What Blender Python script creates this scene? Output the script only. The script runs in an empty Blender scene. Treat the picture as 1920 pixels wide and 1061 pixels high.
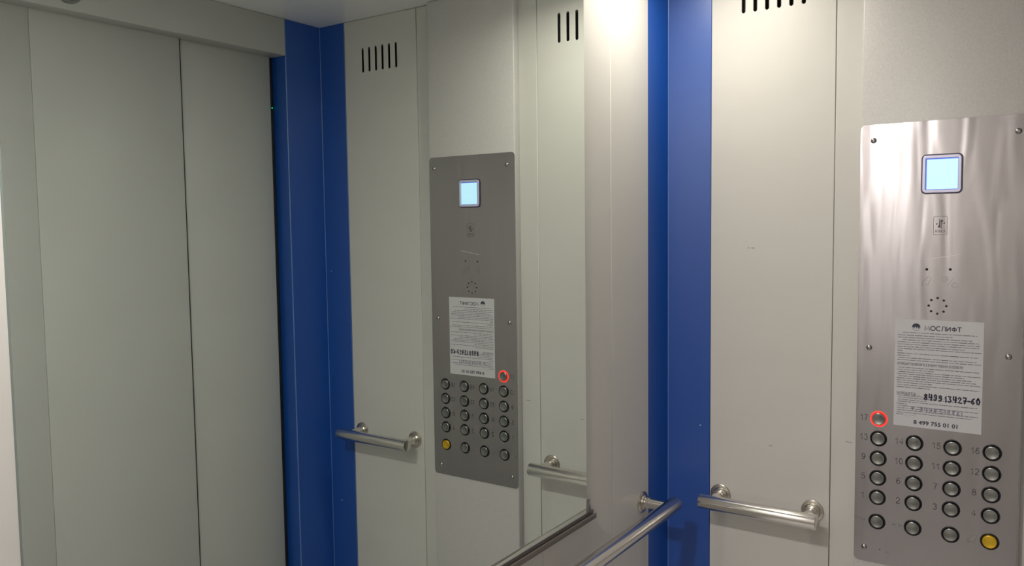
import bpy, bmesh, math, random
from mathutils import Matrix, Vector
random.seed(7)
scene = bpy.context.scene
COL = scene.collection

# ------------------------------------------------------------------ camera
ZF = 0.944          # floor to the row of buttons "1 2 3 4"
WX = 0.0235         # the control column stands 23.5 mm proud of the right wall
cam_data = bpy.data.cameras.new('camera')
cam = bpy.data.objects.new('camera', cam_data)
COL.objects.link(cam)
cam_data.sensor_width = 36.0
cam_data.lens = 1526.25 / 1920 * 36.0
cam_data.clip_start = 0.01
rot = Matrix(((0.562179, 0.064371, -0.824507),
              (-0.82692, 0.028618, -0.561591),
              (-0.012554, 0.997516, 0.069319)))
cam.matrix_world = Matrix.Translation((-1.733754 - WX, -0.754507, 0.551489 + ZF)) @ rot.to_4x4()
scene.camera = cam

# ------------------------------------------------------------------ world, exposure
world = bpy.data.worlds.new('world')
scene.world = world
world.use_nodes = True
world.node_tree.nodes['Background'].inputs[0].default_value = (0.02, 0.02, 0.022, 1)
world.node_tree.nodes['Background'].inputs[1].default_value = 0.2
vs = scene.view_settings
scene.display_settings.display_device = 'sRGB'
vs.view_transform = 'Standard'
vs.look = 'None'
vs.gamma = 1.0
vs.use_curve_mapping = False
vs.exposure = 0.0

# ------------------------------------------------------------------ ceiling lamps (x, y, watts, spread, colour)
CEIL = 1.1596 + ZF
LAMPS = [(-0.26, -0.165, 2.45, 165, (1.0, 0.955, 0.82)), (-1.60, -0.19, 14.8, 178, (1.0, 0.957, 0.918))]
for i, (lx, ly, pw, spread, lamp_col) in enumerate(LAMPS):
    ld = bpy.data.lights.new('downlight_lamp', 'AREA')
    ld.shape = 'DISK'
    ld.size = 0.08
    ld.spread = math.radians(spread)
    ld.energy = pw
    ld.color = lamp_col
    lo = bpy.data.objects.new('downlight_lamp', ld)
    lo.location = (lx, ly, CEIL - 0.0215)
    COL.objects.link(lo)

# ------------------------------------------------------------------ materials
def new_mat(name):
    m = bpy.data.materials.new(name)
    m.use_nodes = True
    nt = m.node_tree
    return m, nt, nt.nodes['Principled BSDF']

def pmat(name, col, rough=0.5, metal=0.0, spec=0.5, aniso=0.0, coat=0.0, emis=None, es=0.0, bump=None, mottle=None, coat_rough=0.1):
    """bump = (scale xyz, strength, distance); mottle = (scale, amount)"""
    m, nt, b = new_mat(name)
    b.inputs['Base Color'].default_value = (*col, 1)
    b.inputs['Roughness'].default_value = rough
    b.inputs['Metallic'].default_value = metal
    b.inputs['Specular IOR Level'].default_value = spec
    b.inputs['Anisotropic'].default_value = aniso
    b.inputs['Coat Weight'].default_value = coat
    b.inputs['Coat Roughness'].default_value = coat_rough
    if emis:
        b.inputs['Emission Color'].default_value = (*emis, 1)
        b.inputs['Emission Strength'].default_value = es
    tc = nt.nodes.new('ShaderNodeTexCoord')
    if bump:
        mp = nt.nodes.new('ShaderNodeMapping'); mp.inputs['Scale'].default_value = bump[0]
        nz = nt.nodes.new('ShaderNodeTexNoise'); nz.inputs['Scale'].default_value = 1.0
        nz.inputs['Detail'].default_value = 3.0
        bp = nt.nodes.new('ShaderNodeBump'); bp.inputs['Strength'].default_value = bump[1]
        bp.inputs['Distance'].default_value = bump[2]
        nt.links.new(tc.outputs['Object'], mp.inputs['Vector'])
        nt.links.new(mp.outputs['Vector'], nz.inputs['Vector'])
        nt.links.new(nz.outputs['Fac'], bp.inputs['Height'])
        nt.links.new(bp.outputs['Normal'], b.inputs['Normal'])
    if mottle:
        mp2 = nt.nodes.new('ShaderNodeMapping')
        sc_ = mottle[0]
        mp2.inputs['Scale'].default_value = sc_ if isinstance(sc_, tuple) else (sc_, sc_, sc_)
        n2 = nt.nodes.new('ShaderNodeTexNoise'); n2.inputs['Scale'].default_value = 1.0
        n2.inputs['Detail'].default_value = 5.0
        rp = nt.nodes.new('ShaderNodeValToRGB')
        a = mottle[1]
        rp.color_ramp.elements[0].position = 0.3
        rp.color_ramp.elements[1].position = 0.7
        rp.color_ramp.elements[0].color = (*[c * (1 - a) for c in col], 1)
        rp.color_ramp.elements[1].color = (*[min(1, c * (1 + a)) for c in col], 1)
        nt.links.new(tc.outputs['Object'], mp2.inputs['Vector'])
        nt.links.new(mp2.outputs['Vector'], n2.inputs['Vector'])
        nt.links.new(n2.outputs['Fac'], rp.inputs['Fac'])
        nt.links.new(rp.outputs['Color'], b.inputs['Base Color'])
    return m

M = {}
M['panel'] = pmat('cream_panel', (0.56, 0.54, 0.51), 0.42, spec=0.45, bump=((60, 60, 900), 0.05, 0.0006), mottle=((3, 3, 9), 0.015))
M['column'] = pmat('column_enamel', (0.53, 0.505, 0.49), 0.36, spec=0.5, bump=((350, 350, 350), 0.2, 0.0006), mottle=(260, 0.06))
M['rough_panel'] = M['panel']
M['blue'] = pmat('blue_enamel', (0.001, 0.055, 0.30), 0.39, spec=0.6, coat=0.3, coat_rough=0.5, bump=((400, 400, 400), 0.12, 0.0004))
M['blue_edge'] = pmat('worn_highlight_edge', (0.10, 0.19, 0.42), 0.3, spec=0.8)  # paler than the posts: edge highlight put into the colour, with worn paint
M['ceiling'] = pmat('ceiling_enamel', (0.85, 0.85, 0.85), 0.15, spec=0.5, bump=((120, 120, 120), 0.03, 0.0005))
M['door'] = pmat('door_enamel', (0.45, 0.445, 0.42), 0.42, spec=0.45, bump=((60, 60, 900), 0.05, 0.0006), mottle=((5, 5, 5), 0.02))
M['dark'] = pmat('dark_shaft', (0.012, 0.012, 0.014), 0.8)
M['rubber'] = pmat('black_rubber', (0.008, 0.008, 0.009), 0.6)
M['floor'] = pmat('floor_vinyl', (0.70, 0.69, 0.68), 0.5, mottle=(90, 0.2))
M['satin'] = pmat('satin_steel', (0.72, 0.69, 0.65), 0.19, 1.0)
M['flange'] = pmat('flange_steel', (0.58, 0.54, 0.48), 0.25, 1.0)
M['cap'] = pmat('button_steel', (0.31, 0.315, 0.30), 0.30, 1.0)
M['screw'] = pmat('screw_steel', (0.40, 0.38, 0.36), 0.25, 1.0)
M['gold'] = pmat('yellow_button', (0.72, 0.45, 0.03), 0.32, 0.6)
M['recess'] = pmat('button_recess', (0.012, 0.010, 0.014), 0.35)
M['etch'] = pmat('etched_mark', (0.055, 0.05, 0.055), 0.5)
M['scratch'] = pmat('bright_scratch', (0.80, 0.77, 0.76), 0.4)
M['etch_light'] = pmat('worn_etched_mark', (0.26, 0.25, 0.25), 0.45, 0.5)
M['hole'] = pmat('hole_black', (0.006, 0.004, 0.006), 0.6)
M['paper'] = pmat('paper', (0.54, 0.525, 0.54), 0.55, spec=0.3)
M['ink'] = pmat('printed_ink', (0.035, 0.035, 0.06), 0.6)
M['ink_grey'] = pmat('small_print_ink', (0.13, 0.13, 0.15), 0.6)
M['marker'] = pmat('marker_ink', (0.008, 0.008, 0.03), 0.5)
M['marker_faint'] = pmat('faint_marker_ink', (0.14, 0.13, 0.22), 0.6)
M['pencil'] = pmat('pencil_ink', (0.27, 0.26, 0.27), 0.6)
M['disp_dark'] = pmat('display_rim', (0.03, 0.025, 0.06), 0.3)
M['disp_frame'] = pmat('display_frame', (0.62, 0.60, 0.78), 0.25, 0.4)
M['screen'] = pmat('display_screen', (0.02, 0.05, 0.08), 0.2, emis=(0.55, 0.86, 1.0), es=1.15)
M['screen_edge'] = pmat('display_edge', (0.02, 0.03, 0.2), 0.3, emis=(0.10, 0.22, 1.0), es=0.7)
M['red_ring'] = pmat('lit_ring', (0.3, 0.01, 0.01), 0.4, emis=(1.0, 0.028, 0.018), es=1.8)
M['green_led'] = pmat('green_led', (0.0, 0.2, 0.05), 0.4, emis=(0.0, 1.0, 0.30), es=2.2)
M['channel'] = pmat('channel_metal', (0.22, 0.19, 0.17), 0.45, 0.5)
M['clip'] = pmat('clip_metal', (0.36, 0.35, 0.34), 0.28, 1.0)
M['glass_edge'] = pmat('mirror_edge', (0.10, 0.13, 0.12), 0.12)
M['speaker_grey'] = pmat('speaker_plastic', (0.20, 0.20, 0.19), 0.45)
M['scuff'] = pmat('scuff', (0.12, 0.10, 0.09), 0.7)
M['pen'] = pmat('blue_pen', (0.05, 0.05, 0.20), 0.6)
M['pale_scuff'] = pmat('pale_scuff', (0.25, 0.32, 0.55), 0.6)
M['lamp_ring'] = pmat('lamp_ring', (0.75, 0.74, 0.70), 0.3, 0.6)
M['lamp_glass'] = pmat('lamp_glass', (0.9, 0.9, 0.85), 0.4, emis=(1.0, 0.95, 0.88), es=22.0)

def mirror_mat():
    m, nt, b = new_mat('mirror_silver')
    b.inputs['Base Color'].default_value = (0.77, 0.83, 0.79, 1)
    b.inputs['Metallic'].default_value = 1.0
    b.inputs['Roughness'].default_value = 0.0
    return m
M['mirror'] = mirror_mat()

def brushed_plate():
    """brushed stainless sheet with a faint waviness and stains"""
    m, nt, b = new_mat('brushed_plate')
    N, L = nt.nodes, nt.links
    tc = N.new('ShaderNodeTexCoord')
    # brushing: fine streaks across the plate
    mp = N.new('ShaderNodeMapping'); mp.inputs['Scale'].default_value = (30, 30, 2600)
    nz = N.new('ShaderNodeTexNoise'); nz.inputs['Detail'].default_value = 2
    L.new(tc.outputs['Object'], mp.inputs['Vector']); L.new(mp.outputs['Vector'], nz.inputs['Vector'])
    bp = N.new('ShaderNodeBump'); bp.inputs['Strength'].default_value = 0.04; bp.inputs['Distance'].default_value = 0.0003
    L.new(nz.outputs['Fac'], bp.inputs['Height'])
    # waviness of the sheet
    mp2 = N.new('ShaderNodeMapping'); mp2.inputs['Scale'].default_value = (1, 5.5, 0.9)
    n2 = N.new('ShaderNodeTexNoise'); n2.inputs['Detail'].default_value = 0.8; n2.inputs['Distortion'].default_value = 0.4
    L.new(tc.outputs['Object'], mp2.inputs['Vector']); L.new(mp2.outputs['Vector'], n2.inputs['Vector'])
    bp2 = N.new('ShaderNodeBump'); bp2.inputs['Strength'].default_value = 0.42; bp2.inputs['Distance'].default_value = 0.0032
    L.new(n2.outputs['Fac'], bp2.inputs['Height']); L.new(bp.outputs['Normal'], bp2.inputs['Normal'])
    L.new(bp2.outputs['Normal'], b.inputs['Normal'])
    # blotchy roughness
    n3 = N.new('ShaderNodeTexNoise'); n3.inputs['Scale'].default_value = 14; n3.inputs['Detail'].default_value = 2
    L.new(tc.outputs['Object'], n3.inputs['Vector'])
    mr = N.new('ShaderNodeMapRange'); mr.inputs['To Min'].default_value = 0.185; mr.inputs['To Max'].default_value = 0.225
    L.new(n3.outputs['Fac'], mr.inputs['Value']); L.new(mr.outputs['Result'], b.inputs['Roughness'])
    b.inputs['Base Color'].default_value = (0.43, 0.405, 0.415, 1)
    b.inputs['Metallic'].default_value = 1.0
    b.inputs['Anisotropic'].default_value = 0.85
    tg = N.new('ShaderNodeCombineXYZ'); tg.inputs[2].default_value = 1.0
    b.inputs['Anisotropic Rotation'].default_value = 0.0
    L.new(tg.outputs['Vector'], b.inputs['Tangent'])
    return m
M['plate'] = brushed_plate()

# ------------------------------------------------------------------ object helpers
def tag(o, label=None, cat=None, group=None, kind=None):
    if label: o['label'] = label
    if cat: o['category'] = cat
    if group: o['group'] = group
    if kind: o['kind'] = kind
    return o

def empty(name, loc, label, cat, group=None):
    o = bpy.data.objects.new(name, None)
    o.empty_display_size = 0.05
    o.location = loc
    COL.objects.link(o)
    return tag(o, label, cat, group)

def wloc(o):
    v = Vector(o.location)
    while o.parent:
        o = o.parent
        v = v + o.location
    return v

def link(name, me, mat, parent=None, smooth=None):
    """me is in world coordinates; it is moved into the parent's frame"""
    if mat is not None:
        mats = mat if isinstance(mat, (list, tuple)) else [mat]
        me.materials.clear()
        for mm in mats:
            me.materials.append(mm)
    me.name = name
    o = bpy.data.objects.new(name, me)
    COL.objects.link(o)
    org = Vector((0, 0, 0))
    if parent is not None:
        org = wloc(parent)
    # own origin: centre of the bounding box
    if len(me.vertices):
        xs = [v.co for v in me.vertices]
        c = Vector([(min(p[i] for p in xs) + max(p[i] for p in xs)) / 2 for i in range(3)])
    else:
        c = Vector((0, 0, 0))
    me.transform(Matrix.Translation(-c))
    if parent is not None:
        o.parent = parent
        o.location = c - org
    else:
        o.location = c
    if smooth is not None:
        for p in me.polygons:
            p.use_smooth = True
        try:
            me.set_sharp_from_angle(angle=math.radians(smooth))
        except Exception:
            pass
    return o

def bm_mesh(bm):
    bmesh.ops.recalc_face_normals(bm, faces=bm.faces[:])
    me = bpy.data.meshes.new('m')
    bm.to_mesh(me)
    bm.free()
    return me

def add_box(bm, x0, x1, y0, y1, z0, z1, bev=0.0, seg=2):
    r = bmesh.ops.create_cube(bm, size=1.0)
    vs_ = r['verts']
    for v in vs_:
        v.co = Vector(((x0 + x1) / 2 + v.co.x * (x1 - x0), (y0 + y1) / 2 + v.co.y * (y1 - y0), (z0 + z1) / 2 + v.co.z * (z1 - z0)))
    if bev > 0:
        es = list({e for v in vs_ for e in v.link_edges})
        bmesh.ops.bevel(bm, geom=es, offset=bev, segments=seg, profile=0.5, affect='EDGES')

def box(name, x0, x1, y0, y1, z0, z1, mat, parent=None, bev=0.0, seg=2):
    bm = bmesh.new()
    add_box(bm, min(x0, x1), max(x0, x1), min(y0, y1), max(y0, y1), min(z0, z1), max(z0, z1), bev, seg)
    return link(name, bm_mesh(bm), mat, parent, 40 if bev else None)

def lathe_into(bm, prof, mtx, n=40, close=True):
    """prof: list of (r, h) revolved about local z, placed by mtx"""
    rings = []
    for r, h in prof:
        if r < 1e-7:
            rings.append([bm.verts.new(mtx @ Vector((0, 0, h)))])
        else:
            rings.append([bm.verts.new(mtx @ Vector((r * math.cos(2 * math.pi * k / n), r * math.sin(2 * math.pi * k / n), h))) for k in range(n)])
    for a, b in zip(rings, rings[1:]):
        if len(a) == 1 and len(b) == 1:
            continue
        for k in range(n):
            k2 = (k + 1) % n
            if len(a) == 1:
                bm.faces.new((a[0], b[k], b[k2]))
            elif len(b) == 1:
                bm.faces.new((a[k], a[k2], b[0]))
            else:
                bm.faces.new((a[k], a[k2], b[k2], b[k]))

def lathe(name, prof, mtx, mat, parent=None, n=40, smooth=35):
    bm = bmesh.new()
    lathe_into(bm, prof, mtx, n)
    return link(name, bm_mesh(bm), mat, parent, smooth)

# right wall frame: u = distance from the mirror plane, v = height over the button row 1, w = out of the column front
WF = Matrix(((0, 0, -1, -WX), (-1, 0, 0, 0), (0, 1, 0, ZF), (0, 0, 0, 1)))
def W(u, v, w=0.0):
    return WF @ Vector((u, v, w))
def Wm(u, v, w=0.0):
    return WF @ Matrix.Translation((u, v, w))
WALL_W = -WX        # w of the wall surface (X = 0)

# mirror wall frame: u = X, v height, w = out of the wall (towards -Y)
MF = Matrix(((1, 0, 0, -WX), (0, 0, -1, 0), (0, 1, 0, ZF), (0, 0, 0, 1)))
# door wall frame: u to the cabin's left when facing the doors
YD = -1.1374

def rrect(x0, x1, y0, y1, r, n=6):
    pts = []
    for cx, cy, a0 in ((x1 - r, y1 - r, 0), (x0 + r, y1 - r, 90), (x0 + r, y0 + r, 180), (x1 - r, y0 + r, 270)):
        for k in range(n + 1):
            a = math.radians(a0 + 90 * k / n)
            pts.append((cx + r * math.cos(a), cy + r * math.sin(a)))
    return pts

def circ(cx, cy, r, n=32):
    return [(cx + r * math.cos(2 * math.pi * k / n), cy + r * math.sin(2 * math.pi * k / n)) for k in range(n)]

def sheet(outlines, depth, mtx, bev=0.0):
    """filled 2D shape with holes, extruded: front face at local z=0, back at -depth"""
    cu = bpy.data.curves.new('s', 'CURVE')
    cu.dimensions = '2D'
    cu.fill_mode = 'BOTH'
    cu.extrude = max(depth / 2 - bev, 0)
    cu.bevel_depth = bev
    cu.bevel_resolution = 2
    cu.offset = -bev
    for pts in outlines:
        sp = cu.splines.new('POLY')
        sp.points.add(len(pts) - 1)
        for p, q in zip(sp.points, pts):
            p.co = (q[0], q[1], 0, 1)
        sp.use_cyclic_u = True
    o = bpy.data.objects.new('s', cu)
    me = bpy.data.meshes.new_from_object(o)
    bpy.data.objects.remove(o)
    bpy.data.curves.remove(cu)
    me.transform(mtx @ Matrix.Translation((0, 0, -depth / 2)))
    return me

def text_mesh(body, size, mtx, align='CENTER', thick=0.0, offset=0.0, xs=1.0, space=1.0, shear=0.0):
    cu = bpy.data.curves.new('t', 'FONT')
    cu.body = body
    cu.size = size
    cu.align_x = align
    cu.align_y = 'CENTER'
    cu.extrude = thick
    cu.offset = offset
    cu.shear = shear
    cu.space_character = space
    cu.resolution_u = 3
    o = bpy.data.objects.new('t', cu)
    me = bpy.data.meshes.new_from_object(o)
    bpy.data.objects.remove(o)
    bpy.data.curves.remove(cu)
    me.transform(mtx @ Matrix.Diagonal((xs, 1, 1, 1)))
    return me

def ribbon_into(bm, pts, w, mtx, z=0.0, round_ends=True):
    """flat pen stroke along a polyline in the local xy plane"""
    P = [Vector((a, b)) for a, b in pts]
    n = len(P)
    L_, R_ = [], []
    for i, p in enumerate(P):
        if i == 0:
            d = P[1] - P[0]
        elif i == n - 1:
            d = P[-1] - P[-2]
        else:
            d = (P[i + 1] - P[i]).normalized() + (P[i] - P[i - 1]).normalized()
        if d.length < 1e-9:
            d = Vector((1, 0))
        d.normalize()
        nn = Vector((-d.y, d.x)) * (w / 2)
        L_.append(bm.verts.new(mtx @ Vector((p.x + nn.x, p.y + nn.y, z))))
        R_.append(bm.verts.new(mtx @ Vector((p.x - nn.x, p.y - nn.y, z))))
    for i in range(n - 1):
        bm.faces.new((L_[i], R_[i], R_[i + 1], L_[i + 1]))
    if round_ends:
        for i in (0, n - 1):
            vs_ = [bm.verts.new(mtx @ Vector((P[i].x + w / 2 * math.cos(a * math.pi / 4), P[i].y + w / 2 * math.sin(a * math.pi / 4), z + 2e-6))) for a in range(8)]
            bm.faces.new(vs_)

def mesh_join(meshes):
    bm = bmesh.new()
    for me in meshes:
        bm.from_mesh(me)
        bpy.data.meshes.remove(me)
    me = bpy.data.meshes.new('m')
    bm.to_mesh(me)
    bm.free()
    return me

# ------------------------------------------------------------------ setting
XL = -2.05                 # left wall
ZB, ZT = -ZF, 1.1596       # floor and ceiling in the v frame
Z0, Z1 = 0.0, CEIL

box('floor', XL - 0.05, 0.05, YD - 0.12, 0.06, -0.04, 0.0, M['floor']); tag(bpy.data.objects['floor'], kind='structure')
box('ceiling', XL - 0.05, 0.05, YD - 0.12, 0.06, Z1, Z1 + 0.03, M['ceiling']); tag(bpy.data.objects['ceiling'], kind='structure')

def wall_sheet(name, poly, holes, frame, mat, parent, depth=0.018, bev=0.0012):
    me = sheet([poly] + holes, depth, frame, bev)
    return link(name, me, mat, parent)

def rect(x0, x1, y0, y1):
    return [(x0, y0), (x1, y0), (x1, y1), (x0, y1)]

# right wall: a dark carcass with enamelled panels
wr = box('wall_right', 0.0195, 0.045, YD - 0.09, 0.05, 0, Z1, M['dark']); tag(wr, kind='structure')
FR = WF @ Matrix.Translation((0, 0, WALL_W))     # w = 0 on the wall face
g = 0.0008
def slot(u, v0, v1, hw=0.0040):
    pts = []
    for k in range(9):
        a = math.pi * k / 8
        pts.append((u + hw * math.cos(a), v1 - hw + hw * math.sin(a)))
    for k in range(9):
        a = math.pi + math.pi * k / 8
        pts.append((u + hw * math.cos(a), v0 + hw + hw * math.sin(a)))
    return pts
def vent_panel(u0, u1, slots, v0, v1):
    hs = [slot(u, v0, v1) for u in slots]
    p = wall_sheet('wall_panel', rect(u0 + g, u1 - g, ZB + 0.002, ZT - 0.001), hs, FR, M['panel'], wr)
    for u in slots:
        # the pressed sleeve behind the slot
        outer = slot(u, v0 - 0.0012, v1 + 0.0012, 0.0052)
        inner = slot(u, v0, v1, 0.0040)
        me = sheet([outer, inner], 0.0165, FR @ Matrix.Translation((0, 0, -0.0014)))
        me2 = sheet([outer], 0.0006, FR @ Matrix.Translation((0, 0, -0.0178)))
        link('vent_slot', mesh_join([me, me2]), M['dark'], p)
    return p
near_slots = [0.1675 + i * 0.0252 for i in range(6)]
far_slots = [0.8309 + i * 0.0259 for i in range(6)]
p_near = vent_panel(0.0965, 0.3585, near_slots, 1.0015, 1.0735)
p_far = vent_panel(0.7536, 1.0338, far_slots, 1.0055, 1.0765)
wall_sheet('wall_panel', rect(0.3585 + g, 0.7536 - g, ZB + 0.002, ZT - 0.001), [], FR, M['panel'], wr)
# control column standing proud of the centre panel
bmc = bmesh.new()
add_box(bmc, -WX, 0.0015, -0.6965, -0.4128, 0.002, Z1 - 0.001, 0.003, 3)
link('control_column', bm_mesh(bmc), M['column'], wr, 40)

# blue corner posts (L sections running floor to ceiling)
def prism(name, pts, z0, z1, mat, bev=0.0015, parent=None):
    me = sheet([pts], z1 - z0, Matrix.Translation((0, 0, z1)), 0)
    bm = bmesh.new(); bm.from_mesh(me); bpy.data.meshes.remove(me)
    bmesh.ops.remove_doubles(bm, verts=bm.verts[:], dist=1e-5)
    es = [e for e in bm.edges if abs(e.verts[0].co.z - e.verts[1].co.z) > 0.5]
    bmesh.ops.bevel(bm, geom=es, offset=bev, segments=2, profile=0.5, affect='EDGES')
    return link(name, bm_mesh(bm), mat, parent, 40)
YM = 0.005
def bead(x, y, rr, parent):  # thin paler bead added along a post edge to draw its highlight line
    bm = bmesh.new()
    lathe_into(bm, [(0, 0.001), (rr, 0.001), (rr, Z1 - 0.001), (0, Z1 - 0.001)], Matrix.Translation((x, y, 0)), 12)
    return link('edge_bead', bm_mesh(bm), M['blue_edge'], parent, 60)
t = prism('trim_1', [(-0.085 - WX, YM), (-0.085 - WX, YM + 0.012), (0.012, YM + 0.012), (0.012, -0.0965), (0.0, -0.0965), (0.0, YM)][::-1], 0.001, Z1 - 0.0005, M['blue'])
tag(t, kind='structure')
bead(-0.0006, YM - 0.0006, 0.0011, t)
JX = -0.1112 - WX
YR = YD - 0.062
t = prism('trim_2', [(JX, YR), (JX, YD), (0.0, YD), (0.0, -1.0338), (0.012, -1.0338), (0.012, YD - 0.012), (JX + 0.012, YD - 0.012), (JX + 0.012, YR)], 0.001, Z1 - 0.0005, M['blue'])
tag(t, kind='structure')
bead(-0.0006, YD + 0.0006, 0.0011, t)
bead(JX + 0.0012, YD - 0.0012, 0.0017, t)
bead(-0.0002, -1.0343, 0.0010, t)

# wall behind the mirror
wb = box('wall_back', XL, 0.045, YM + 0.0175, 0.05, 0, Z1, M['dark']); tag(wb, kind='structure')
FB = MF @ Matrix.Translation((0, 0, -YM))
edges = [-0.085, -0.261, -0.531, -0.801, -1.071, -1.341, -1.611, -1.881, XL + WX + 0.002]
for a, b in zip(edges[1:], edges):
    wall_sheet('wall_panel', rect(a + g, b - g, ZB + 0.002, ZT - 0.001), [], FB, M['panel'], wb, 0.0165, 0.0004)

# left wall, out of the photograph
wl = box('wall_left', XL - 0.04, XL, YD - 0.09, 0.05, 0, Z1, M['panel']); tag(wl, kind='structure')

# door wall: lintel, left return, doors
XD0 = JX                       # right jamb
XD1 = -1.47 - WX               # left jamb
HB = 1.0545 + ZF
wf = box('wall_front', XL, XD1, YR, YD, 0.001, Z1 - 0.0005, M['panel'], None, 0.0015); tag(wf, kind='structure')
hd = box('trim_3', XD1, JX - 0.0006, YR - 0.004, YD + 0.0012, HB, Z1 - 0.0008, M['door'], None, 0.0018); tag(hd, kind='structure')
dr = box('door_1', XD1 - 0.05, XD0 + 0.05, YR - 0.05, YR - 0.038, 0.001, Z1, M['dark']); tag(dr, kind='structure')
YF, YS = YD - 0.048, YD - 0.056    # cabin faces of the fast and slow leaves
XJ, XC_ = -0.423 - WX, -0.800 - WX
box('door_leaf', XD0 - 0.0125, XJ - 0.02, YS - 0.018, YS, 0.006, HB + 0.012, M['door'], dr, 0.0015)
box('door_leaf', XJ, XC_ + 0.0003, YF - 0.024, YF, 0.006, HB + 0.012, M['door'], dr, 0.0012)
box('door_leaf', XC_ - 0.0003, XC_ - 0.375, YF - 0.024, YF, 0.006, HB + 0.012, M['door'], dr, 0.0012)
box('door_leaf', XC_ - 0.357, XD1 + 0.002, YS - 0.018, YS, 0.006, HB + 0.012, M['door'], dr, 0.0015)
box('door_seal', XJ - 0.0005, XJ + 0.0042, YF - 0.020, YF - 0.003, 0.008, HB + 0.010, M['rubber'], dr)

# light curtain in the gap of the jamb, with its green indicator
lc = empty('light_curtain', (XD0 - 0.006, YS - 0.008, 0.02), 'slim black light curtain strip with tiny green light in door jamb gap', 'door sensor')
box('housing', XD0 - 0.0118, XD0 - 0.0002, YS - 0.014, YS - 0.002, 0.02, HB - 0.002, M['rubber'], lc, 0.001)
lathe('indicator_light', [(0, 0.0012), (0.0012, 0.0009), (0.0018, 0.0), (0.0018, -0.001)],
      Matrix.Translation((XD0 - 0.006, YS - 0.0019, 0.909 + ZF)) @ Matrix.Rotation(math.radians(-90), 4, 'X'), M['green_led'], lc, 16)

# round speaker on the lintel
sp = empty('round_speaker', (-0.735 - WX, YD + 0.0012, 1.064 + ZF), 'round grey disc on the white lintel over the doors, seen in mirror', 'speaker')
mS = Matrix.Translation((-0.735 - WX, YD + 0.0012, 1.106 + ZF)) @ Matrix.Rotation(math.radians(-90), 4, 'X')
lathe('speaker_grille', [(0, 0.003), (0.030, 0.003), (0.031, 0.002), (0.031, 0.0)], mS, M['speaker_grey'], sp, 48)
lathe('speaker_rim', [(0.0312, 0.0), (0.0312, 0.004), (0.033, 0.0048), (0.036, 0.004), (0.037, 0.0)], mS, M['speaker_grey'], sp, 48)

# downlights in the ceiling
for i, (lx, ly, pw, spread, lamp_col) in enumerate(LAMPS):
    d = empty('downlight', (lx, ly, CEIL), 'round ceiling downlight ' + ('above the corner beside the control panel' if i == 0 else 'above the left end of the mirror'), 'ceiling light', 'round ceiling downlights')
    mL = Matrix.Translation((lx, ly, CEIL)) @ Matrix.Rotation(math.pi, 4, 'X')
    lathe('trim_ring', [(0.040, 0.0), (0.040, 0.003), (0.045, 0.005), (0.052, 0.0035), (0.054, 0.0)], mL, M['lamp_ring'], d, 48)
    lathe('lens', [(0, 0.020), (0.014, 0.0185), (0.027, 0.014), (0.036, 0.008), (0.0395, 0.002), (0.0395, 0.0)], mL, M['lamp_glass'], d, 48)

# ------------------------------------------------------------------ mirror
mx0, mx1 = -1.399 - WX, -0.378 - WX
mz0, mz1 = -0.006 + ZF, 1.09 + ZF
mir = empty('wall_mirror', ((mx0 + mx1) / 2, 0.0025, mz0), 'large frameless wall mirror reflecting the doors and the control panel', 'mirror')
bm = bmesh.new()
add_box(bm, mx0, mx1, 0.0, YM - 0.0002, mz0, mz1, 0.0)
me = bm_mesh(bm)
me.materials.append(M['mirror']); me.materials.append(M['glass_edge'])
gl = link('mirror_glass', me, None, mir)
for p in gl.data.polygons:
    p.material_index = 0 if p.normal.y < -0.9 else 1
gl.data.materials.clear(); gl.data.materials.append(M['mirror']); gl.data.materials.append(M['glass_edge'])
for p in gl.data.polygons:
    p.material_index = 0 if p.normal.y < -0.9 else 1
# J section carrying the lower edge
bm = bmesh.new()
cx1 = -0.3505 - WX
add_box(bm, mx0 - 0.01, cx1, -0.0065, -0.0040, -0.0215 + ZF, -0.0115 + ZF, 0.0005)
add_box(bm, mx0 - 0.01, cx1, -0.0045, YM - 0.0003, -0.0215 + ZF, -0.0195 + ZF, 0.0004)
add_box(bm, mx0 - 0.01, cx1, 0.0002, YM - 0.0003, -0.0205 + ZF, -0.0065 + ZF, 0.0)
link('lower_channel', bm_mesh(bm), M['channel'], mir, 40)
box('edge_clip', mx1 + 0.0005, mx1 + 0.013, -0.0015, YM - 0.0002, -0.0065 + ZF, 0.018 + ZF, M['clip'], mir, 0.0005)

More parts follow.
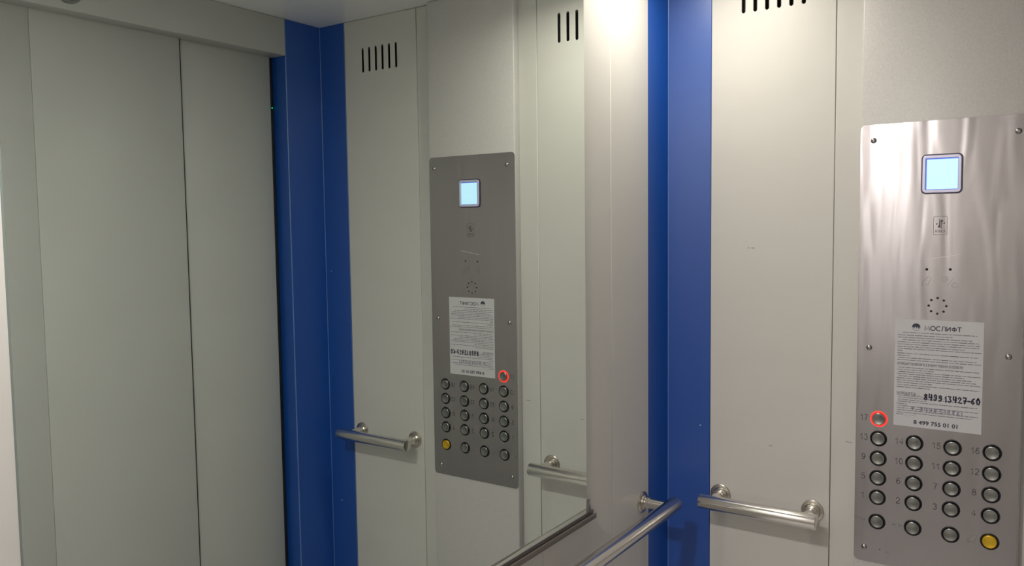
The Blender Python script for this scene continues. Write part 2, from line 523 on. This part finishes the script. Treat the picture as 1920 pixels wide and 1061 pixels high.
# ------------------------------------------------------------------ handrails
def handrail(name, base, axis, length, posts, standoff, out, label, r=0.0160, fr=0.0235):
    """base: world point on the wall at rail height; axis: along the wall; out: away from the wall"""
    root = empty(name, base, label, 'handrail', 'steel grab rails at waist height')
    base = Vector(base); axis = Vector(axis).normalized(); out = Vector(out).normalized()
    up = axis.cross(out)
    def frame(o, z):
        x = axis if abs(z.dot(axis)) < 0.5 else out
        y = z.cross(x)
        return Matrix(((x.x, y.x, z.x, o.x), (x.y, y.y, z.y, o.y), (x.z, y.z, z.z, o.z), (0, 0, 0, 1)))
    c = base + out * standoff
    f = frame(c + axis * length[0], axis)
    Lr = length[1] - length[0]
    bvl = 0.0012
    me_prof = [(0, 0), (r - bvl, 0), (r - bvl * 0.3, bvl * 0.3), (r, bvl), (r, Lr - bvl), (r - bvl * 0.3, Lr - bvl * 0.3), (r - bvl, Lr), (0, Lr)]
    lathe('rail_tube', me_prof, f, M['satin'], root, 64, 30)
    for pp in posts:
        fp = frame(base + axis * pp, out)
        bm = bmesh.new()
        lathe_into(bm, [(0, 0.0003), (fr, 0.0003), (fr, 0.0025), (fr - 0.0010, 0.0038), (fr - 0.0055, 0.0052), (fr - 0.0065, 0.0052),
                        (fr - 0.0068, 0.0080), (fr - 0.0085, 0.0095), (0.0120, 0.0100)], fp, 48)
        link('wall_flange', bm_mesh(bm), M['flange'], root, 30)
        bm = bmesh.new()
        lathe_into(bm, [(0.0126, 0.0095), (0.0126, 0.018), (0.0113, 0.0185), (0.0113, standoff - r * 0.8)], fp, 40)
        link('post', bm_mesh(bm), M['satin'], root, 30)
    return root
so = 0.0670
zr = -0.0600 + ZF
handrail('handrail', (0, -0.2242, zr), (0, -1, 0), (0.0994 - 0.2242, 0.349 - 0.2242), (0.1231 - 0.2242, 0.3244 - 0.2242), so, (-1, 0, 0),
         'short horizontal steel grab rail beside the control panel, near the blue corner')
handrail('handrail', (0, -0.895, zr), (0, -1, 0), (0.7594 - 0.895, 1.0308 - 0.895), (0.7876 - 0.895, 0.9987 - 0.895), so, (-1, 0, 0),
         'short steel grab rail next to the doors, seen only in the mirror')
handrail('handrail', (-0.889 - WX, YM, zr), (1, 0, 0), (-0.79, 0.798), (-0.771, 0.0, 0.771), so, (0, -1, 0),
         'long steel grab rail running below the mirror, cut by bottom edge')

# ------------------------------------------------------------------ control panel
P0, P1, Q0, Q1 = 0.4128, 0.6950, -0.1352, 0.7412
PT = 0.0015
cp = empty('control_panel', W((P0 + P1) / 2, Q0, 0), 'tall brushed steel lift control panel with round floor buttons', 'control panel')
COLS = [0.4556, 0.5207, 0.5862, 0.6517]
ROWS = [0.1596, 0.1198, 0.0796, 0.0398, 0.0, -0.0497]
layout = [['17', None, None, None], ['13', '14', '15', '16'], ['9', '10', '11', '12'], ['5', '6', '7', '8'], ['1', '2', '3', '4'], ['OTM', 'open', 'blank', 'alarm']]
holes = []
RB = 0.0152
for r_, row in enumerate(layout):
    for c_, nm in enumerate(row):
        if nm:
            holes.append(circ(COLS[c_], ROWS[r_], RB, 36))
leds = [(0.5354, 0.4596), (0.5752, 0.4602)]
for a, b in leds:
    holes.append(circ(a, b, 0.0024, 16))
SPK = (0.5550, 0.3902)
spk_holes = []
for k in range(8):
    a = 2 * math.pi * k / 8
    spk_holes.append((SPK[0] + 0.0150 * math.sin(a), SPK[1] + 0.0150 * math.cos(a)))
for a, b in spk_holes:
    holes.append(circ(a, b, 0.0021, 16))
me = sheet([rrect(P0, P1, Q0, Q1, 0.010)] + holes, PT, WF @ Matrix.Translation((0, 0, PT + 0.0002)), 0.0002)
link('faceplate', me, M['plate'], cp)
PW = PT + 0.0002      # w of the plate front
def flat(name, pts, w, mat, parent, holes_=(), d=0.0001):
    return link(name, sheet([pts] + list(holes_), d, WF @ Matrix.Translation((0, 0, w)), 0), mat, parent)

# buttons: dark recess, steel rim, domed cap
for r_, row in enumerate(layout):
    for c_, nm in enumerate(row):
        if not nm:
            continue
        f = Wm(COLS[c_], ROWS[r_], PW)
        bm = bmesh.new()
        lathe_into(bm, [(0.0126, -0.0010), (0.0129, 0.0004), (0.0140, 0.0016), (0.0150, 0.0016), (0.0158, 0.0007), (0.0160, 0.0001), (0.0150, -0.0004)], f, 40)
        b_ = link('button', bm_mesh(bm), M['recess'] if nm != '17' else M['red_ring'], cp, 40)
        if nm == '17':
            tag(b_, 'round button 17 with glowing red ring')
            b_.data.materials.clear(); b_.data.materials.append(M['red_ring'])
        if nm == 'alarm':
            tag(b_, 'yellow alarm button')
        cap = lathe('button_cap', [(0, 0.0036), (0.0098, 0.0036), (0.0103, 0.0039), (0.0111, 0.0039), (0.0119, 0.0034), (0.0124, 0.0022), (0.0124, -0.0010)], f,
                    M['gold'] if nm == 'alarm' else M['cap'], b_, 40, 50)
        if nm == 'alarm':
            tag(cap, 'yellow cap')

# engraved numerals and pictograms
def arc(cx, cy, r, a0=0, a1=360, n=16, ry=None):
    ry = r if ry is None else ry
    return [(cx + r * math.cos(math.radians(a0 + (a1 - a0) * k / n)), cy + ry * math.sin(math.radians(a0 + (a1 - a0) * k / n))) for k in range(n + 1)]
DIG = {
    '0': [arc(0.29, 0.5, 0.24, 90, 450, 24, 0.47)],
    '1': [[(0.10, 0.72), (0.24, 0.80), (0.35, 0.97), (0.35, 0.0)]],
    '2': [arc(0.29, 0.72, 0.24, 170, -35, 12, 0.25) + [(0.07, 0.10), (0.04, 0.03)], [(0.02, 0.04), (0.56, 0.04)]],
    '3': [arc(0.28, 0.745, 0.21, 165, -80, 12, 0.22), arc(0.28, 0.275, 0.25, 85, -165, 14, 0.25)],
    '4': [[(0.42, 0.0), (0.42, 0.96), (0.03, 0.28), (0.57, 0.28)]],
    '5': [[(0.52, 0.95), (0.13, 0.95), (0.07, 0.47), (0.16, 0.56)] + arc(0.28, 0.315, 0.25, 100, -160, 14, 0.29)],
    '6': [[(0.50, 0.78)] + arc(0.31, 0.72, 0.20, 20, 130, 8, 0.23) + arc(0.42, 0.40, 0.37, 150, 195, 6, 0.35) + arc(0.29, 0.30, 0.235, 190, 540, 20, 0.27)],
    '7': [[(0.04, 0.95), (0.54, 0.95), (0.38, 0.70), (0.27, 0.42), (0.20, 0.0)]],
    '8': [arc(0.29, 0.74, 0.19, 90, 450, 18, 0.22), arc(0.29, 0.27, 0.24, 90, 450, 20, 0.25)],
    '9': [[(0.08, 0.22)] + arc(0.27, 0.28, 0.20, 200, 310, 8, 0.23) + arc(0.16, 0.60, 0.37, -30, 15, 6, 0.35) + arc(0.29, 0.70, 0.235, 10, 360, 20, 0.27)],
}
def engraved(body, h, w, frame):
    bm = bmesh.new()
    adv = 0.66 * h
    x0 = -adv * len(body) / 2 + 0.04 * h
    for i_, ch in enumerate(body):
        for ln in DIG[ch]:
            ribbon_into(bm, [(x0 + i_ * adv + a * h, (b - 0.5) * h) for a, b in ln], w, frame, 0.0, False)
    return bm_mesh(bm)
for r_, row in enumerate(layout):
    for c_, nm in enumerate(row):
        if nm and nm.isdigit():
            link('engraved_number', engraved(nm, 0.0120, 0.00125, Wm(COLS[c_] - 0.0275, ROWS[r_] + 0.0004, PW + 0.00012)), M['etch'], cp)
me = text_mesh('ОТМ', 0.0082, Wm(COLS[0] - 0.0318, ROWS[5] - 0.0005, PW + 0.00012), xs=1.05)
link('engraved_word', me, M['etch_light'], cp)

def strokes(name, lines, w, mat, parent, frame):
    bm = bmesh.new()
    for ln in lines:
        ribbon_into(bm, ln, w, frame, 0.0, False)
    return link(name, bm_mesh(bm), mat, parent)
def bell_lines(s):
    # tilted outline bell with clapper
    outline = [(-0.9, -0.35), (-0.35, 0.1), (0.1, 0.75), (0.55, 1.0), (0.95, 0.75), (0.95, 0.35), (0.6, -0.2), (0.4, -0.95), (-0.9, -0.35)]
    clap = [(-0.75 + 0.22 * math.cos(a * math.pi / 5), -0.80 + 0.22 * math.sin(a * math.pi / 5)) for a in range(11)]
    return [[(x * s, y * s) for x, y in outline], [(x * s, y * s) for x, y in clap]]
strokes('bell_symbol', bell_lines(0.0085), 0.0007, M['etch_light'], cp, Wm(0.5345, 0.4372, PW + 0.00015))
strokes('bell_symbol', bell_lines(0.0085), 0.0007, M['etch_light'], cp, Wm(0.6225, -0.0500, PW + 0.00015))
strokes('intercom_symbol', [arc(-0.0075, 0.0055, 0.0050), [(-0.0095, 0.0060), (-0.0075, 0.0035), (-0.0050, 0.0060)], [(-0.0035, -0.0065), (0.0060, 0.0060)],
        arc(0.0088, -0.0055, 0.0050), arc(0.0088, -0.0055, 0.0030, 60, 300)], 0.0006, M['etch_light'], cp, Wm(0.5740, 0.4360, PW + 0.00015))
strokes('door_open_symbol', [[(-0.0085, 0), (-0.004, 0)], [(0.004, 0), (0.0085, 0)], [(-0.0055, 0.0018), (-0.0085, 0), (-0.0055, -0.0018)], [(0.0055, 0.0018), (0.0085, 0), (0.0055, -0.0018)],
                             [(-0.0030, 0.0055), (-0.0030, -0.0055)], [(0, 0.0065), (0, -0.0065)], [(0.0030, 0.0055), (0.0030, -0.0055)]], 0.0009, M['etch_light'], cp, Wm(0.4925, -0.0500, PW + 0.00015))

# dark backing behind the drilled holes
for (a, b) in leds:
    lathe('indicator_hole', [(0, 0.0004), (0.0024, 0.0004)], Wm(a, b, 0), M['hole'], cp, 12)
bm = bmesh.new()
lathe_into(bm, [(0, 0.0004), (0.020, 0.0004)], Wm(SPK[0], SPK[1], 0), 24)
link('speaker_backing', bm_mesh(bm), M['hole'], cp)
flat('button_backing', rect(COLS[0] - 0.016, COLS[3] + 0.016, ROWS[5] - 0.016, ROWS[0] + 0.016), 0.00015, M['hole'], cp)

# screws
for (u, v) in ((0.4369, 0.7102), (0.6785, 0.7108), (0.4353, 0.3017), (0.6735, 0.3015), (0.4325, -0.1065), (0.6720, -0.1085)):
    bm = bmesh.new()
    lathe_into(bm, [(0.0009, 0.0018), (0.0012, 0.0034), (0.0022, 0.0032), (0.0040, 0.0024), (0.0052, 0.0010), (0.0055, 0.0)], Wm(u, v, PW), 24)
    lathe_into(bm, [(0, 0.0018), (0.0009, 0.0018)], Wm(u, v, PW), 24)
    link('screw', bm_mesh(bm), M['screw'], cp, 40)

# display
du, dv, hw, hh = 0.5573, 0.6402, 0.0350, 0.0375
disp = flat('display', rrect(du - hw, du + hw, dv - hh, dv + hh, 0.0085), PW + 0.0016, M['disp_dark'], cp, (), 0.0016)
me = sheet([rrect(du - hw + 0.0022, du + hw - 0.0022, dv - hh + 0.0022, dv + hh - 0.0022, 0.0070),
            rrect(du - 0.0275, du + 0.0275, dv - 0.0295, dv + 0.0295, 0.0015)], 0.0030, WF @ Matrix.Translation((0, 0, PW + 0.0042)), 0.0009)
link('display_frame', me, M['disp_frame'], disp)
flat('display_edge', rect(du - 0.0280, du + 0.0280, dv - 0.0300, dv + 0.0300), PW + 0.0019, M['screen_edge'], disp, (), 0.0002)
flat('screen', rect(du - 0.0255, du + 0.0268, dv - 0.0285, dv + 0.0275), PW + 0.0022, M['screen'], disp, (), 0.0002)

# maker's plate
lu, lv = 0.5567, 0.5430
ol = rrect(lu - 0.0118, lu + 0.0118, lv - 0.0175, lv + 0.0175, 0.0025)
il = rrect(lu - 0.0112, lu + 0.0112, lv - 0.0169, lv + 0.0169, 0.0020)
mark = flat('maker_mark', ol, PW + 0.0002, M['etch'], cp, (il,), 0.0001)
bm = bmesh.new()
fl = Wm(lu, lv, PW + 0.0002)
def poly(pts, z=0.0):
    bm.faces.new([bm.verts.new(fl @ Vector((a, b, z))) for a, b in pts])
poly([(-0.0020, -0.0040), (-0.0005, -0.0040), (-0.0005, 0.0120), (-0.0020, 0.0120)])
poly([(-0.0020, -0.0040), (-0.0020, 0.0010), (-0.0050, -0.0030)])
poly([(0.0005, -0.0055), (0.0020, -0.0055), (0.0020, 0.0105), (0.0005, 0.0105)])
poly([(0.0020, 0.0105), (0.0020, 0.0055), (0.0050, 0.0095)])
poly(circ(-0.0062, 0.0030, 0.0013, 12)); poly(circ(0.0066, 0.0045, 0.0013, 12))
poly([(-0.0062, 0.0026), (-0.0035, 0.0026), (-0.0035, 0.0034), (-0.0062, 0.0034)]); poly([(0.0035, 0.0041), (0.0066, 0.0041), (0.0066, 0.0049), (0.0035, 0.0049)])
symm = bm_mesh(bm)
tm = text_mesh('КМЗ', 0.0066, fl @ Matrix.Translation((0, -0.0112, 0)), xs=1.15, space=1.15)
link('maker_lettering', mesh_join([symm, tm]), M['etch'], mark)
# scratch and pen dots on the faceplate
strokes('scratch', [[(-0.030, -0.006), (-0.012, -0.0025), (0.008, 0.001), (0.031, 0.005)]], 0.0006, M['scratch'], cp, Wm(0.560, 0.4835, PW + 0.00012))
bm = bmesh.new()
for (a, b, rr) in ((0.4615, -0.106, 0.0010), (0.4745, -0.109, 0.0007), (0.4790, -0.1105, 0.0005)):
    lathe_into(bm, [(0, 0.00012), (rr, 0.00012)], Wm(a, b, PW), 10)
link('pen_dots', bm_mesh(bm), M['pen'], cp)

# ------------------------------------------------------------------ notice pasted on the panel
nu0, nu1, nv0, nv1 = 0.4824, 0.6332, 0.1515, 0.3625
nw, nh = nu1 - nu0, nv1 - nv0
ns = empty('notice_sheet', W((nu0 + nu1) / 2, nv0, PW), 'white printed notice with handwritten number stuck on the steel control panel', 'notice')
SW = PW + 0.0006
me = sheet([rect(nu0, nu1, nv0, nv1)], 0.0003, WF @ Matrix.Translation((0, 0, SW)), 0)
link('paper', me, M['paper'], ns)
def N_(a, b, w=0.0001):
    """a, b in 0..1 from the sheet's top left"""
    return WF @ Matrix.Translation((nu0 + a * nw, nv1 - b * nh, SW + w))
HEAD = [[[(0, 0), (0.12, 1), (0.45, 0.15), (0.78, 1), (0.9, 0)]], [arc(0.5, 0.5, 0.45, 0, 360, 24, 0.47)],
        [arc(0.5, 0.5, 0.45, 50, 310, 20, 0.47)], [[(0, 0.03), (0.15, 0.2), (0.25, 0.97), (0.75, 0.97), (0.75, 0)]],
        [[(0.06, 1), (0.06, 0)], [(0.06, 0.05), (0.72, 0.95)], [(0.72, 1), (0.72, 0)]],
        [[(0.5, 1), (0.5, 0)], arc(0.5, 0.5, 0.42, 0, 360, 20, 0.28)], [[(0, 0.96), (0.76, 0.96)], [(0.38, 1), (0.38, 0)]]]
bm = bmesh.new()
hx = 0.0
for lt, adv in zip(HEAD, (1.10, 1.10, 1.05, 0.98, 0.98, 1.12, 0.8)):
    for ln in lt:
        ribbon_into(bm, [((hx + a) * 0.00875, (b - 0.5) * 0.0086) for a, b in ln], 0.00155, N_(0.345, 0.075), 0.0, False)
    hx += adv
link('heading', bm_mesh(bm), M['ink'], ns)
# round emblem: dark crown over a pale globe with two legs
bm = bmesh.new()
fe = N_(0.245, 0.068)
R_ = 0.0072
top = [(R_ * math.cos(math.radians(a)), R_ * 0.92 * math.sin(math.radians(a))) for a in range(-12, 193, 12)]
bottom = [(-0.0052, -0.0008), (-0.0042, -0.0046), (-0.0028, -0.0008), (-0.0006, 0.0004), (-0.0004, -0.0032), (0.0008, -0.0032), (0.0010, 0.0004), (0.0030, -0.0008), (0.0044, -0.0046), (0.0054, -0.0008)]
bm.faces.new([bm.verts.new(fe @ Vector((a, b, 0))) for a, b in top + bottom])
bmesh.ops.triangulate(bm, faces=bm.faces[:])
e1 = bm_mesh(bm)
bm = bmesh.new()
ribbon_into(bm, arc(0, 0, R_, 190, 350, 20), 0.0005, fe, 0.0, False)
e2 = bm_mesh(bm)
link('emblem', mesh_join([e1, e2]), M['ink'], ns)

# paragraphs of small print as rows of word-length dashes
lines = [(150, .09, .93), (173, .03, .66), (193, .03, .88), (213, .09, .96), (233, .03, .97), (252, .03, .95), (272, .03, .80), (290, .03, .98), (308, .03, .09),
         (330, .03, .95), (349, .03, .18), (368, .05, .93), (387, .03, .98),
         (452, .05, .96), (471, .03, .46), (490, .05, .98), (508, .03, .80), (527, .05, .88), (545, .03, .93), (564, .03, .98), (583, .03, .44), (603, .03, .97), (622, .03, .42),
         (694, .05, .60), (712, .05, .82), (731, .05, .38), (748, .05, .95), (768, .03, .16), (785, .05, .97), (804, .05, .62), (822, .05, .96), (842, .05, .9), (858, .03, .12)]
bm = bmesh.new()
rs = random.Random(3)
for y, a0, a1 in lines:
    b = (y - 35) / 925.0 
    x = a0
    if rs.random() < .5 and a0 > .04:
        ribbon_into(bm, [(0, 0), (0.0012, 0)], 0.0010, N_(0.035, b), 0, False)
    while x < a1:
        l = min(rs.uniform(0.03, 0.11), a1 - x)
        ribbon_into(bm, [(0, 0), (l * nw, 0)], rs.uniform(0.0009, 0.0014), N_(x, b), 0, False)
        x += l + 0.008
link('small_print', bm_mesh(bm), M['ink_grey'], ns)
link('warning_line', text_mesh('ЗАПРЕЩАЕТСЯ ВВОЗИТЬ В КАБИНУ РЕБЕНКА В КОЛЯСКЕ!', 0.0068, N_(0.03, 0.417), 'LEFT', offset=0.00018, xs=0.58), M['ink_grey'], ns)
link('warning_line', text_mesh('ЗАПРЕЩАЕТСЯ:', 0.0068, N_(0.03, 0.694), 'LEFT', offset=0.00018, xs=0.66), M['ink_grey'], ns)
link('telephone_number', text_mesh('8 499 755 01 01', 0.0108, N_(0.495, 0.955), offset=0.0003, xs=1.09), M['ink'], ns)

# handwriting
G = {'8': [[(.8, .85), (.5, 1), (.2, .8), (.8, .25), (.5, 0), (.15, .2), (.75, .75), (.8, .85)]],
     '4': [[(.2, 1), (.15, .45), (.85, .5)], [(.75, .95), (.7, 0)]],
     '9': [[(.8, .8), (.5, 1), (.2, .75), (.45, .5), (.8, .75), (.75, .3), (.45, 0), (.2, .1)]],
     '1': [[(.3, .7), (.6, 1), (.5, 0)]],
     '3': [[(.2, .95), (.75, .95), (.45, .6), (.8, .3), (.5, 0), (.15, .1)]],
     '2': [[(.15, .75), (.5, 1), (.8, .75), (.2, .05), (.9, .05)]],
     '7': [[(.15, .95), (.85, .95), (.45, 0)], [(.25, .45), (.8, .45)]],
     '-': [[(.05, .45), (.95, .45)]],
     '6': [[(.8, .95), (.35, .7), (.15, .25), (.5, 0), (.8, .25), (.5, .5), (.2, .3)]],
     '0': [[(.5, 1), (.15, .6), (.3, .05), (.7, 0), (.9, .5), (.5, 1)]],
     '5': [[(.85, 1), (.3, 1), (.25, .55), (.75, .45), (.7, .05), (.15, .05)]],
     'т': [[(.1, .7), (.9, .75)], [(.5, .75), (.4, 0)]],
     '.': [[(.3, .05), (.45, .05)]], ' ': []}
def handwriting(name, s, u0, u1, v, h, w, mat, tilt=0.0):
    bm = bmesh.new()
    widths = [0.35 if c == ' ' else (0.6 if c in '1-.' else 1.0) for c in s]
    tot = sum(widths)
    x = u0
    rr = random.Random(len(s))
    for c, wd in zip(s, widths):
        cw = wd / tot * (u1 - u0)
        for ln in G.get(c, []):
            dy = rr.uniform(-.05, .05)
            pts = [((px_ * 0.82 + .08) * cw * nw, (py_ + dy) * h) for px_, py_ in ln]
            ribbon_into(bm, pts, w, N_(x, v + tilt * (x - u0)), 0.00004, True)
        x += cw
    return link(name, bm_mesh(bm), mat, ns)
handwriting('handwritten_number', '8499 13427-60', 0.345, 0.985, 0.735, 0.0112, 0.0029, M['marker'])
handwriting('faint_handwriting', 'т. 8498 518861', 0.20, 0.80, 0.845, 0.0075, 0.0014, M['marker_faint'], 0.01)
strokes('pencil_scrawl', [[(0, 0), (0.003, 0.005), (0.004, 0.0005), (0.007, 0.006), (0.008, 0.001), (0.011, 0.0055)]], 0.0007, M['pencil'], ns, N_(0.23, 0.715))
strokes('pencil_scrawl', [[(0, 0), (0.004, 0.004), (0.005, -0.003), (0.009, 0.004), (0.010, 0.0), (0.014, 0.003), (0.018, 0.002), (0.020, 0.003)]], 0.0007, M['pencil'], ns, N_(0.13, 0.905))

# ------------------------------------------------------------------ marks on the walls
def wall_mark(name, lines, w, mat, parent, u, v):
    return strokes(name, lines, w, mat, parent, FR @ Matrix.Translation((u, v, 0.0001)))
wall_mark('scuff_mark', [[(-0.007, 0), (-0.003, 0.0008)], [(0.001, 0.0005), (0.008, 0)]], 0.0014, M['scuff'], p_near, 0.1876, 0.498)
wall_mark('scuff_mark', [[(-0.0035, 0), (-0.0015, 0)], [(0.001, 0), (0.0032, 0)]], 0.0018, M['scuff'], p_near, 0.2344, 0.0677)
wall_mark('pen_mark', [[(-0.0065, 0.0008), (0.0065, -0.0004)]], 0.0009, M['pen'], wr, 0.3953, 0.098)
# small chips in the blue paint
M['chip'] = pmat('paint_chip', (0.60, 0.64, 0.72), 0.6)
for nm_, u, v, rr in (('trim_1', 0.0739, 0.0925, 0.0015), ('trim_2', 1.1150, 0.4210, 0.0014), ('trim_2', 1.0970, -0.2950, 0.0016), ('trim_2', 1.0930, -0.2960, 0.0012)):
    lathe('paint_chip', [(0, 0.00015), (rr * 0.6, 0.00018), (rr, 0.00005)], FR @ Matrix.Translation((u, v, 0)), M['chip'], bpy.data.objects[nm_], 9)
